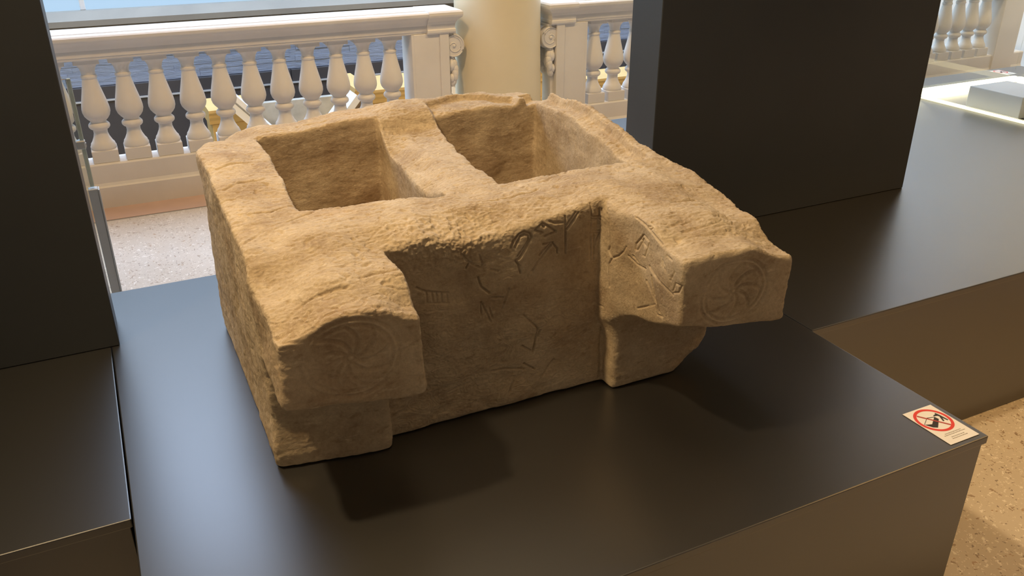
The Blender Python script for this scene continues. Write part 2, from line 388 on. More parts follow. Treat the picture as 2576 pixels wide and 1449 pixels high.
def spiral_scroll(bm, cx, cz, r, y0, y1, side):
    """volute: round bolster with a raised spiral on both ends"""
    pts = [(cx+r*math.cos(a), cz+r*math.sin(a)) for a in np.linspace(0, 2*math.pi, 33)[:-1]]
    prism(bm, pts, 'Y', y0+.012, y1-.012)
    mid = (y0+y1)/2
    for yy in (y0+.011, y1-.011):
        ring = [(cx+r*.93*math.cos(a), yy, cz+r*.93*math.sin(a)) for a in np.linspace(0, 2*math.pi, 33)]
        tube(bm, ring, .0035, 6)
        sp = [(cx+r*(.80-.62*u)*math.cos(math.pi*.5-side*u*7.5), yy, cz+r*(.80-.62*u)*math.sin(math.pi*.5-side*u*7.5)) for u in np.linspace(0, 1, 40)]
        tube(bm, sp, .0028, 6)
        res = bmesh.ops.create_icosphere(bm, subdivisions=2, radius=.010)
        for v in res['verts']: v.co = Vector((v.co.x, v.co.y*.6, v.co.z))+Vector((cx, yy, cz))
    for yy in (mid-.035, mid+.035):
        ring = [(cx+(r+.002)*math.cos(a), yy, cz+(r+.002)*math.sin(a)) for a in np.linspace(0, 2*math.pi, 25)]
        tube(bm, ring, .004, 6)
def pedestal(t, x0, x1, side):
    """end pier; side=+1 scroll on the right end, -1 on the left end"""
    bm = bmesh.new(); box(bm, x0+.012, x1-.012, YC-.082, YC+.082, .0, .724, bev=.003, seg=1)
    xo, xp = (x0, x0+.014) if side > 0 else (x1-.014, x1)
    box(bm, xo, xp, YC-.0815, YC+.0815, .0, .7235)
    xa, xb = (x1-.055, x1) if side > 0 else (x0, x0+.055)
    box(bm, xa, xb, YC-.090, YC+.090, .0, .725, bev=.003, seg=1)
    p = bm_obj('pedestal', bm, M_white, t)
    # moulded cap block
    bm = bmesh.new()
    c0, c1 = (x0+.09, x1+.035) if side > 0 else (x0-.035, x1-.09)
    prof = [(.0,.722),(.004,.730),(.004,.742),(.0,.748),(.002,.772),(.010,.788),(.026,.804),(.034,.812),(.037,.822),(.036,.836),(.028,.8445)]
    xs = (c0, c1)
    rings = []
    for off, z in prof:
        xl = c0 if side > 0 else c0-off; xr = c1+off if side > 0 else c1
        yl = YC-.094-off; yr = YC+.094+off
        rings.append([bm.verts.new(q) for q in ((xl, yl, z), (xr, yl, z), (xr, yr, z), (xl, yr, z))])
    for A, B in zip(rings, rings[1:]):
        for i in range(4):
            j = (i+1) % 4; bm.faces.new((A[i], A[j], B[j], B[i]))
    bm.faces.new(rings[0][::-1]); bm.faces.new(rings[-1])
    bm_obj('cap_moulding', bm, M_white, p)
    # scroll console with its hanging garland
    xe = x1 if side > 0 else x0
    bm = bmesh.new(); spiral_scroll(bm, xe+side*.034, .648, .062, YC-.088, YC+.088, side)
    box(bm, min(xe, xe+side*.05), max(xe, xe+side*.05), YC-.07, YC+.07, .685, .722)
    prism(bm, [(xe, .62), (xe+side*.03, .60), (xe+side*.022, .48), (xe+side*.018, .30), (xe+side*.018, .02), (xe, .02)], 'Y', YC-.05, YC+.05)
    shade_auto(bm_obj('scroll', bm, M_white, p), 40)
    bm = bmesh.new(); r_ = random.Random(7)
    for yy in (YC-.052, YC+.052):
        for i in range(13):
            u = i/12; zz = .592-.150*u; wdt = .010+.026*math.sin(math.pi*(0.10+0.80*u))
            for k_ in range(2):
                rr = (.011 if u < .15 else .017+.006*math.sin(math.pi*u))*r_.uniform(.85, 1.15)
                c = Vector((xe+side*(.008+wdt*(.35+.6*k_*r_.uniform(.6, 1))), yy+r_.uniform(-.016, .016)*(0.4+u), zz+r_.uniform(-.004, .004)))
                res = bmesh.ops.create_icosphere(bm, subdivisions=2, radius=rr)
                for v in res['verts']: v.co = Vector((v.co.x*.95, v.co.y*1.05, v.co.z*1.5))+c
    g = bm_obj('garland', bm, M_white, p, smooth=True); g['kind'] = 'stuff'
    return p
def balustrade(label, x0, x1, xs):
    t = thing('balustrade', label, 'balustrade', ((x0+x1)/2, YC, 0))
    rail_part(t, x0, x1); base_part(t, x0, x1)
    off = Vector(t.location)
    for x_ in xs:
        o = bpy.data.objects.new('baluster', ME_BAL); put(o, t); o.location = Vector((x_, YC, 0))-off
    return t
t1 = balustrade('long white stone balustrade left of the cream column', -1.3, 1.70, [(-.037+.1498*k)*1.0088 for k in range(-8, 11)])
pedestal(t1, 1.575, 1.792, +1)
t2 = balustrade('white stone balustrade running right from the cream column behind the black panel', 2.58, 6.80, [2.779+.1472*k for k in range(0, 25)])
pedestal(t2, 2.472, 2.684, -1)
bm = bmesh.new(); box(bm, 6.42, 6.66, YC-.085, YC+.085, 0, .725, bev=.003, seg=1); bm_obj('pedestal', bm, M_white, t2)

# ------------------------------------------------------------------ column
cl = thing('column', 'smooth round cream column standing between the two balustrades', 'column', (2.145, 4.62, 0))
bm = bmesh.new(); lathe(bm, [(.262,.20),(.256,.30),(.250,.6),(.247,1.2),(.243,2.2),(.238,3.70)], 2.145, 4.62, 64); shade_auto(bm_obj('shaft', bm, M_column, cl), 40)
bm = bmesh.new(); box(bm, 1.835, 2.455, 4.31, 4.93, 0, .09, bev=.004, seg=1)
bm_obj('plinth_block', bm, M_column, cl)
bm = bmesh.new(); lathe(bm, [(.300,.09),(.312,.10),(.316,.12),(.310,.14),(.290,.148),(.276,.160),(.282,.172),(.286,.184),(.280,.196),(.262,.202)], 2.145, 4.62, 64); shade_auto(bm_obj('base_moulding', bm, M_column, cl), 40)

# ------------------------------------------------------------------ black plinths and panels
ZT = 0.48
def plinth(label, x0, x1, y0, y1):
    t = thing('display_plinth', label, 'plinth', ((x0+x1)/2, (y0+y1)/2, 0))
    bm = bmesh.new(); box(bm, x0+.004, x1-.004, y0+.006, y1-.004, 0.0, ZT-.0185, bev=.0015, seg=1); bm_obj('body', bm, M_black, t)
    bm = bmesh.new(); box(bm, x0, x1, y0, y1, ZT-.018, ZT, bev=.0022, seg=2); bm_obj('top_panel', bm, M_black, t)
    return t
XL, XR = -0.0915, 1.4615
plinth('wide black plinth carrying the carved stone basin', XL, XR, 0.841, 2.320)
plinth('black plinth to the left under the left black panel', -2.3, XL-.0025, 1.329, 2.320)
plinth('long glossy black plinth to the right under the wide black panel', XR+.0025, 4.95, 1.329, 3.290)
def panel(label, x0, x1):
    t = thing('partition_screen', label, 'panel', ((x0+x1)/2, 2.075, ZT))
    bm = bmesh.new(); box(bm, x0, x1, 2.0, 2.148, ZT+.0005, 2.55, bev=.002, seg=1); bm_obj('board', bm, M_panel, t)
    return t
panel('tall black standing panel at the left edge', -1.6, -0.074)
panel('wide black standing panel right of the stone basin', 1.428, 2.529)

# ------------------------------------------------------------------ glass screen beside the left panel
gb = thing('glass_screen', 'clear glass screen held in a slim grey metal post behind the left panel', 'glass screen', (-0.10, 3.01, 0))
bm = bmesh.new(); box(bm, -.099, -.070, 2.995, 3.030, 0, .565, bev=.002, seg=1); box(bm, -.069, -.0655, 2.992, 3.033, 0, .562); bm_obj('post', bm, M_alu, gb)
bm = bmesh.new(); box(bm, -.70, -.091, 3.007, 3.019, .03, .925, bev=.0015, seg=1); bm_obj('pane', bm, M_glass, gb)
bm = bmesh.new(); box(bm, -.0905, -.078, 3.006, 3.020, .57, .925, bev=.002, seg=1); bm_obj('glass_edge', bm, M_edge, gb)
bm = bmesh.new(); box(bm, -.104, -.076, 2.998, 3.028, .70, .728, bev=.003, seg=1); box(bm, -.080, -.074, 3.006, 3.016, .706, .718); bm_obj('clamp', bm, M_alu, gb)

# ------------------------------------------------------------------ lit glass case on the right plinth
gc = thing('glass_case', 'low glass display case edged with glowing warm light strips', 'display case', (4.13, 2.5, ZT))
X0, X1, Y0, Y1 = 3.735, 4.54, 1.75, 3.03
for nm, bx_ in (('pane', (X0, X0+.008, Y0, Y1, ZT+.014, ZT+.95)), ('pane', (X1-.008, X1, Y0, Y1, ZT+.014, ZT+.95)), ('pane', (X0+.009, X1-.009, Y1-.008, Y1, ZT+.014, ZT+.95)), ('pane', (X0+.009, X1-.009, Y0, Y0+.008, ZT+.014, ZT+.95)), ('top_pane', (X0, X1, Y0, Y1, ZT+.9505, ZT+.9585))):
    bm = bmesh.new(); box(bm, *bx_); bm_obj(nm, bm, M_museum, gc)
bm = bmesh.new(); box(bm, X0-.004, X0+.014, Y0-.004, Y1+.004, ZT+.0005, ZT+.0135, bev=.001, seg=1); bm_obj('edge_strip', bm, M_edge_glow, gc)  # left frame edge, its shine from the strips painted as emission
bm = bmesh.new(); box(bm, X0+.0145, X1, Y0-.004, Y0+.014, ZT+.0005, ZT+.0135, bev=.001, seg=1); bm_obj('frame', bm, M_alu, gc)
bm = bmesh.new(); box(bm, X0+.015, X1-.02, Y1-.034, Y1-.010, ZT+.002, ZT+.030, bev=.003, seg=1); bm_obj('light_strip', bm, M_led, gc)
bm = bmesh.new(); box(bm, X1-.034, X1-.010, Y0+.02, Y1-.038, ZT+.002, ZT+.030, bev=.003, seg=1); bm_obj('light_strip', bm, M_led, gc)
bm = bmesh.new(); box(bm, 3.79, 4.06, 2.46, 2.74, ZT+.0005, ZT+.10, bev=.004, seg=2)
o = bm_obj('display_block', bm, M_card); tag(o, 'pale square block standing inside the lit glass case', 'display block')
def fragment(loc, r, lab, seed, m):
    r_ = random.Random(seed); bm = bmesh.new(); bmesh.ops.create_icosphere(bm, subdivisions=2, radius=r)
    for v in bm.verts:
        k = r_.uniform(.8, 1.15); v.co = Vector((v.co.x*1.3*k, v.co.y*k, max(-r*.55, v.co.z*.8*k)))+Vector(loc)
    o = bm_obj('stone_fragment', bm, m); tag(o, lab, 'fragment'); return o
fragment((3.79, 2.39, ZT+.0178), .032, 'small pale fragment in the glass case beside its bright edge', 3, M_card)
fragment((3.80, 2.29, ZT+.0133), .024, 'small ochre fragment in the glass case, lower of the two', 5, M_ochre)

# ------------------------------------------------------------------ warning cards
def warning_card(x0, y0, w_, h_, label):
    t = thing('warning_card', label, 'sign', (x0+w_/2, y0+h_/2, ZT))
    z = ZT+.0006
    def P(u, v): return (x0+u*w_, y0+v*h_)
    bm = bmesh.new(); box(bm, x0, x0+w_, y0, y0+h_, z, z+.0006); bm_obj('card', bm, M_card, t)
    zt = z+.0006
    # red prohibition ring
    cx, cy = P(.492, .632); ro, ri = .0388, .0325
    bm = bmesh.new(); n = 48; A, B = [], []
    for i in range(n):
        a = 2*math.pi*i/n
        A.append(bm.verts.new((cx+ro*math.cos(a), cy+ro*math.sin(a), zt+.0004))); B.append(bm.verts.new((cx+ri*math.cos(a), cy+ri*math.sin(a), zt+.0004)))
    for i in range(n):
        j = (i+1) % n; bm.faces.new((A[i], A[j], B[j], B[i]))
    r = bmesh.ops.extrude_face_region(bm, geom=bm.faces[:]); bmesh.ops.translate(bm, verts=[v for v in r['geom'] if isinstance(v, bmesh.types.BMVert)], vec=(0, 0, -.0003))
    bm_obj('ring', bm, M_red, t)
    def poly(name, uv, m, dz):
        bm = bmesh.new(); prism(bm, [P(*q) for q in uv], 'Z', zt, zt+dz); bm_obj(name, bm, m, t)
    poly('stone_pictogram', [(.42,.735),(.632,.70),(.653,.618),(.32,.44),(.216,.482),(.115,.606)], M_ink, .0001)
    poly('pictogram_face', [(.403,.716),(.599,.686),(.308,.556),(.125,.600)], M_card, .0002)
    poly('hand_pictogram', [(.791,.785),(.823,.692),(.845,.530),(.800,.522),(.770,.613),(.715,.535),(.665,.537),(.723,.626),(.760,.668),(.737,.695),(.640,.712),(.645,.735),(.735,.748)], M_ink, .0001)
    (ax, ay), (bx2, by2) = (.25, .845), (.715, .40)
    poly('bar', [(ax-.016, ay-.016), (ax+.016, ay+.016), (bx2+.016, by2+.016), (bx2-.016, by2-.016)], M_redbar, .0003)
    for (u0, v0, u1) in ((.232,.250,.776),(.156,.212,.875),(.287,.148,.727),(.251,.106,.771)):
        bm = bmesh.new(); u = u0; r_ = random.Random(int(u0*1000))
        while u < u1:
            wd = r_.uniform(.02, .06); prism(bm, [P(u, v0-.009), P(min(u+wd, u1), v0-.009), P(min(u+wd, u1), v0+.009), P(u, v0+.009)], 'Z', zt, zt+.0001); u += wd+.012
        o = bm_obj('print_line', bm, M_grey, t); o['kind'] = 'stuff'
    return t
warning_card(1.3670, 0.8525, .0818, .1172, 'white card with red prohibition ring on the front right corner of the wide plinth')
warning_card(4.64, 3.14, .0818, .1172, 'far white card with red ring lying behind the lit glass case')

# ------------------------------------------------------------------ the carved limestone basin
REC = [[(0.7079,0.3873),(0.725,0.3998),(0.7537,0.3773)],[(0.7079,0.3873),(0.7244,0.3798),(0.7205,0.3773)],[(0.7303,0.3934),(0.7295,0.3916),(0.7275,0.3912),(0.7254,0.3923),(0.7245,0.3944),(0.7253,0.3962),(0.7274,0.3967),(0.7294,0.3955),(0.7303,0.3934)],[(0.6557,0.36),(0.6614,0.3737),(0.6727,0.3844),(0.684,0.3888),(0.6974,0.3827),(0.7003,0.3739),(0.6899,0.3592),(0.6727,0.3364),(0.6632,0.3317)],[(0.6632,0.3605),(0.6755,0.3802),(0.685,0.3831),(0.6936,0.3788),(0.6937,0.3696),(0.6689,0.3409)],[(0.7483,0.3521),(0.7115,0.3175),(0.7019,0.3023)],[(0.7424,0.3523),(0.7172,0.3335)],[(0.7267,0.3542),(0.7483,0.354)],[(0.7483,0.3521),(0.7585,0.3389),(0.7587,0.3293)],[(0.7746,0.4051),(0.7769,0.3259)],[(0.7774,0.3769),(0.8043,0.4075)],[(0.7771,0.3862),(0.7982,0.4095)],[(0.7303,0.3704),(0.7537,0.3755)],[(0.7415,0.3998),(0.7513,0.3944),(0.769,0.3932)],[(0.8328,0.4213),(0.8361,0.3009)],[(0.8507,0.4092),(0.8515,0.3922)],[(0.835,0.395),(0.8577,0.3912)],[(0.8343,0.3895),(0.8569,0.3856)],[(0.8488,0.3851),(0.8498,0.3632)],[(0.8354,0.3638),(0.8582,0.3598)],[(0.8356,0.359),(0.8574,0.3551)],[(0.8544,0.3538),(0.8441,0.3306)],[(0.8429,0.3558),(0.8434,0.2995)],[(0.8568,0.4082),(0.8585,0.3549)],[(0.5512,0.3688),(0.5668,0.3477),(0.592,0.3299),(0.5958,0.3384),(0.5898,0.357)],[(0.5611,0.3361),(0.5667,0.3441)],[(0.4609,0.3148),(0.4778,0.3038),(0.5235,0.2913)],[(0.4794,0.3017),(0.4793,0.2804)],[(0.4908,0.2992),(0.4907,0.2779)],[(0.4995,0.2973),(0.4995,0.276)],[(0.5093,0.2952),(0.5093,0.2738)],[(0.5208,0.2928),(0.5209,0.2712)],[(0.4784,0.2806),(0.5227,0.2699)],[(0.6496,0.2747),(0.6437,0.2547),(0.6359,0.2331)],[(0.6132,0.2623),(0.6361,0.2583)],[(0.5905,0.2568),(0.59,0.2298)],[(0.6072,0.2415),(0.6145,0.2183)],[(0.586,0.3107),(0.5912,0.2909),(0.6078,0.2741)],[(0.6708,0.3199),(0.6747,0.3039)],[(0.6728,0.3195),(0.6651,0.3304)],[(0.6122,0.3222),(0.6271,0.3173)],[(0.6852,0.2061),(0.7177,0.1681),(0.706,0.1127)],[(0.7239,0.1625),(0.7119,0.1406)],[(0.7019,0.118),(0.6814,0.1357)],[(0.7565,0.0827),(0.7276,0.0514)],[(0.7106,0.0732),(0.6857,0.0926)],[(0.6612,0.0565),(0.6489,0.034)],[(0.5927,0.2526),(0.611,0.2094)],[(0.5156,0.0716),(0.558,0.0764)],[(0.6132,0.0908),(0.6451,0.0906),(0.6857,0.0798)],[(0.8741,0.2435),(0.8706,0.1445),(0.8684,0.0087)]]
ARM = [[(1.331,0.3945),(1.324,0.3393),(1.3284,0.3292),(1.3164,0.317)],[(1.2813,0.3523),(1.287,0.3409),(1.2996,0.3267),(1.3163,0.316),(1.324,0.3013),(1.3245,0.2882),(1.3192,0.2515)],[(1.2649,0.4192),(1.2349,0.414),(1.2086,0.406),(1.1762,0.3949)],[(1.2253,0.4136),(1.1921,0.4234)],[(1.2129,0.416),(1.2167,0.4079)],[(1.1999,0.412),(1.1906,0.4239)],[(1.1866,0.4045),(1.1724,0.4125)],[(1.1736,0.3978),(1.1602,0.4104)],[(1.2388,0.3912),(1.2558,0.367),(1.2545,0.3554),(1.2481,0.3578),(1.2348,0.3847)],[(1.2357,0.3923),(1.2156,0.386),(1.2246,0.3529),(1.2311,0.3524)],[(1.2408,0.3805),(1.2237,0.3731)],[(1.2728,0.3361),(1.2481,0.3274),(1.2186,0.3292)],[(1.2597,0.3412),(1.2453,0.3326)],[(1.2069,0.3399),(1.1802,0.329),(1.1293,0.3133)],[(1.2096,0.3086),(1.1917,0.2939),(1.1768,0.2761)],[(1.1955,0.3246),(1.1817,0.2902)],[(1.1667,0.3678),(1.1638,0.3573),(1.1525,0.3522),(1.1566,0.3603),(1.1667,0.3678)],[(1.1563,0.3815),(1.1383,0.38)],[(1.1387,0.3385),(1.1269,0.3608)],[(1.1303,0.3207),(1.1239,0.339),(1.1093,0.3394),(1.1158,0.3231),(1.1298,0.317)],[(1.2379,0.2357),(1.1793,0.2708)],[(1.1791,0.2689),(1.1709,0.2541),(1.1552,0.2553),(1.1656,0.2627)],[(1.3574,0.1946),(1.3384,0.1964)]]
_g = np.random.RandomState(5); _G = _g.normal(size=(4096, 3)); _G = (_G/np.linalg.norm(_G, axis=1)[:, None]).astype(np.float32)
_P = _g.permutation(4096).astype(np.int32)
def perlin(p, seed):
    """gradient noise, p = (n,3)"""
    i = np.floor(p); f = (p-i).astype(np.float32); i = i.astype(np.int32)+seed*131; u = f*f*f*(f*(f*6-15)+10)
    out = np.zeros(len(p), np.float32)
    for dx in (0, 1):
        wx = u[:, 0] if dx else 1-u[:, 0]; hx = _P[(i[:, 0]+dx) & 4095]
        for dy in (0, 1):
            wxy = wx*(u[:, 1] if dy else 1-u[:, 1]); hy = _P[(hx+i[:, 1]+dy) & 4095]
            for dz in (0, 1):
                g = _G[_P[(hy+i[:, 2]+dz) & 4095]]
                out += wxy*(u[:, 2] if dz else 1-u[:, 2])*(g[:, 0]*(f[:, 0]-dx)+g[:, 1]*(f[:, 1]-dy)+g[:, 2]*(f[:, 2]-dz))
    return out*1.6
def smin(a, b, k):
    h = np.clip(0.5+0.5*(b-a)/k, 0, 1); return b*(1-h)+a*h-k*h*(1-h)
def smax(a, b, k): return -smin(-a, -b, k)
HP = np.array([(.17,1.19,.352),(.29,1.19,.384),(.41,1.19,.352),(.17,1.30,.378),(.29,1.30,.410),(.40,1.30,.400),(.17,1.45,.424),(.30,1.45,.434),(.45,1.47,.430),(.60,1.48,.427),(.75,1.48,.428),
  (.88,1.45,.436),(.89,1.26,.424),(.88,1.12,.388),(1.0,1.11,.388),(1.12,1.12,.352),(1.0,1.25,.420),(1.12,1.25,.396),(1.12,1.43,.420),(1.0,1.43,.434),(1.13,1.60,.434),(1.12,1.74,.464),(1.12,1.90,.480),(1.12,2.05,.470),
  (.25,2.15,.424),(.36,2.17,.437),(.56,2.17,.455),(.72,2.17,.470),(.90,2.17,.466),(1.05,2.17,.454),(.20,1.60,.430),(.20,1.75,.446),(.20,1.90,.456),(.22,2.05,.444),(.67,1.60,.424),(.70,1.80,.418),(.72,2.0,.412)])
def build_basin():
    vx = 0.005
    xs = np.arange(.11, 1.195, vx); ys = np.arange(1.03, 2.27, vx); zs = np.arange(-.015, .53, vx)
    X, Y, Z = [a.astype(np.float32) for a in np.meshgrid(xs, ys, zs, indexing='ij')]
    shp = X.shape
    # slow wobble of every face
    q = np.stack([X.ravel(), Y.ravel(), Z.ravel()], 1)
    
    # top surface as a height over the footprint
    XX, YY = X[:, :, 0], Y[:, :, 0]
    num = np.zeros_like(XX); den = np.zeros_like(XX)
    for a, b, c in HP:
        w_ = 1/((XX-a)**2+(YY-b)**2+.0012)**1.6; num += w_*c; den += w_
    h = num/den
    # broken bevel along the recess front
    zc = np.interp(XX, [.41,.43,.466,.52,.568,.64,.711,.80,.872], [.434,.428,.414,.394,.384,.390,.402,.417,.432])
    cham = zc+(YY-1.352)*(.436-zc)/.115
    inx = np.clip((XX-.405)/.02, 0, 1)*np.clip((.885-XX)/.02, 0, 1)
    h = np.where((YY < 1.50), h+(np.minimum(h, cham)-h)*inx, h)
    # rebates beside the right cavity
    er = 1.062+(YY-1.55)*.045
    st = np.clip((er+.040-XX)/.007, 0, 1)*np.clip((XX-er+.03)/.008, 0, 1)*np.clip((YY-1.54)/.012, 0, 1)*np.clip((2.15-YY)/.01, 0, 1)
    h = h-.024*st
    st = np.clip((YY-2.075)/.008, 0, 1)*np.clip((2.165+.02*np.sin(XX*23)-YY)/.01, 0, 1)*np.clip((XX-.775)/.012, 0, 1)*np.clip((1.04-XX)/.012, 0, 1)
    h = h-.017*st
    st = np.clip((2.085-YY)/.012, 0, 1)*np.clip((YY-1.62)/.10, 0, 1)*np.clip((XX-.62)/.012, 0, 1)*np.clip((.80-XX)/.012, 0, 1)
    h = h-.010*st
    # worn left shoulder of the divider
    xe_ = .592+(YY-1.525)*.07
    h = h-.042*np.clip((xe_+.060-XX)/.060, 0, 1)**1.3*np.clip((XX-xe_+.04)/.03, 0, 1)*np.clip((YY-1.56)/.10, 0, 1)*np.clip((2.08-YY)/.10, 0, 1)
    H = h[:, :, None]
    def hp(nx, ny, nz, px, py, pz):
        l = math.sqrt(nx*nx+ny*ny+nz*nz); return ((X-px)*nx+(Y-py)*ny+(Z-pz)*nz)/l
    # body block
    d = smax(hp(-1,0,0,.168,0,0), hp(1,0,0,1.132,0,0), .02)
    d = smax(d, hp(0,-1,0,0,1.36,0), .010); d = smax(d, hp(0,1,0,0,2.195,0), .03)
    d = smax(d, hp(-.17,.10,0,.170,2.02,0), .03); d = smax(d, hp(.10,.06,0,1.13,2.10,0), .03)
    def rb(x0, x1, y0, y1, z0, z1, r):
        ax = np.abs(X-(x0+x1)/2)-(x1-x0)/2+r; ay = np.abs(Y-(y0+y1)/2)-(y1-y0)/2+r; az = np.abs(Z-(z0+z1)/2)-(z1-z0)/2+r
        return np.sqrt(np.maximum(ax,0)**2+np.maximum(ay,0)**2+np.maximum(az,0)**2)+np.minimum(np.maximum(ax, np.maximum(ay, az)), 0)-r
    legL = rb(.166, .384, 1.322-.0, 1.55, -.1, .40, .014); legL = smax(legL, hp(-.21,-1,0,.384,1.312,0), .012)
    legR = rb(.876, 1.128, 1.316, 1.55, -.1, .40, .012)
    armL = rb(.166, .408, 1.183, 1.55, -.1, .60, .009); armL = smax(armL, hp(-.12,.0,-1,.17,0,.232), .009)
    armR = rb(.875, 1.130, 1.102, 1.55, -.1, .60, .009); armR = smax(armR, hp(-.14,-.30,-1,.875,1.10,.254), .009)
    dr = smin(legR, armR, .075)
    d = smin(d, legL, .006); d = smin(d, armL, .006); d = smin(d, dr, .005)
    d = smax(d, hp(.63,0,-.77,1.045,0,0), .02)
    d = smax(d, Z-H, .011)
    # two cavities
    cl_ = smax(hp(-1,.04,0,.300,1.56,0), hp(1,-.07,0,.590,1.525,0), .012)
    cl_ = smax(cl_, hp(-.10,-1,0,.30,1.560,0), .012); cl_ = smax(cl_, hp(0,1,0,0,2.095,0), .012); cl_ = smax(cl_, .055-Z, .02)
    cr = smax(hp(-1,.13,0,.718,1.55,0), hp(1,-.045,0,1.062,1.55,0), .012)
    cr = smax(cr, hp(.0,-1,0,.72,1.548,0), .012); cr = smax(cr, hp(0,1,0,0,2.095,0), .012); cr = smax(cr, .055-Z, .02)
    d = smax(d, -cl_, .009); d = smax(d, -cr, .009)
    nr = np.abs(d.ravel()) < .022; low = np.zeros(d.size); qn = q[nr]
    low[nr] = perlin(qn*7.0+3.1, 11)*.0055+perlin(qn*17.0, 12)*.0030
    d = d+low.reshape(shp)*np.clip(.3+1.0*np.clip(Z/.04, 0, 1), 0, 1)
    d = np.maximum(d, -Z+.0005)
    # ---- surface nets
    s = d < 0
    cnt = np.zeros(tuple(n-1 for n in shp), np.int8); acc = np.zeros(tuple(n-1 for n in shp)+(3,), np.float32); ne = np.zeros(tuple(n-1 for n in shp), np.float32)
    C = {}
    for a in (0, 1):
        for b in (0, 1):
            for c in (0, 1):
                C[a, b, c] = d[a:shp[0]-1+a, b:shp[1]-1+b, c:shp[2]-1+c]; cnt += (C[a, b, c] < 0)
    act = (cnt > 0) & (cnt < 8)
    idx = np.full(act.shape, -1, np.int64); ids = np.argwhere(act); idx[act] = np.arange(len(ids))
    acc = np.zeros((len(ids), 3)); ne = np.zeros(len(ids))
    CV = {k: v[act].astype(np.float64) for k, v in C.items()}
    for ax in range(3):
        for a in (0, 1):
            for b in (0, 1):
                k0 = [a, b]; k0.insert(ax, 0); k1 = [a, b]; k1.insert(ax, 1)
                v0 = CV[tuple(k0)]; v1 = CV[tuple(k1)]; cr_ = (v0 < 0) != (v1 < 0)
                t = np.where(cr_, v0/np.where(cr_, v0-v1, 1), 0)
                pt = np.zeros((len(ids), 3)); pt[:] = k0; pt[:, ax] = t
                acc += pt*cr_[:, None]; ne += cr_
    V = (ids+acc/ne[:, None])*vx+np.array([xs[0], ys[0], zs[0]])
    Q = []
    for ax in range(3):
        o1, o2 = [(1, 2), (2, 0), (0, 1)][ax]
        sl0 = [slice(1, -1)]*3; sl1 = [slice(1, -1)]*3; sl0[ax] = slice(0, -1); sl1[ax] = slice(1, None)
        e = np.argwhere(s[tuple(sl0)] != s[tuple(sl1)])
        base = e.copy(); base[:, o1] += 1; base[:, o2] += 1
        inside0 = s[tuple(base.T)]
        def at(p, q_):
            c = base.copy(); c[:, o1] -= p; c[:, o2] -= q_; return idx[tuple(c.T)]
        f = np.stack([at(1, 1), at(0, 1), at(0, 0), at(1, 0)], 1)
        f[~inside0] = f[~inside0][:, ::-1]; Q.append(f)
    Q = np.concatenate(Q)
    me = bpy.data.meshes.new('coarse')
    me.vertices.add(len(V)); me.vertices.foreach_set('co', V.astype(np.float32).ravel())
    me.loops.add(Q.size); me.loops.foreach_set('vertex_index', Q.astype(np.int32).ravel())
    me.polygons.add(len(Q)); me.polygons.foreach_set('loop_start', np.arange(0, Q.size, 4, dtype=np.int32))
    me.update(calc_edges=True); me.validate()
    return me
def seg_dist(P, line):
    out = np.full(len(P), 9.0)
    for (a, b) in zip(line, line[1:]):
        a = np.array(a); b = np.array(b); ab = b-a; t = np.clip(((P-a)@ab)/max(1e-9, ab@ab), 0, 1)
        out = np.minimum(out, np.hypot(*(P-(a+t[:, None]*ab)).T))
    return out
def rosette(cx, cz, rx, rz, n, swirl):
    L = []
    for k in (1.0, .86):
        L.append([(cx+rx*k*math.cos(a), cz+rz*k*math.sin(a)) for a in np.linspace(0, 2*math.pi, 40)])
    for i in range(n):
        a0 = 2*math.pi*i/n; l = []
        for u in np.linspace(.12, .86, 10):
            a = a0+swirl*u*1.1; l.append((cx+rx*u*math.cos(a), cz+rz*u*math.sin(a)))
        L.append(l)
    L.append([(cx+rx*.10*math.cos(a), cz+rz*.10*math.sin(a)) for a in np.linspace(0, 2*math.pi, 12)])
    return L
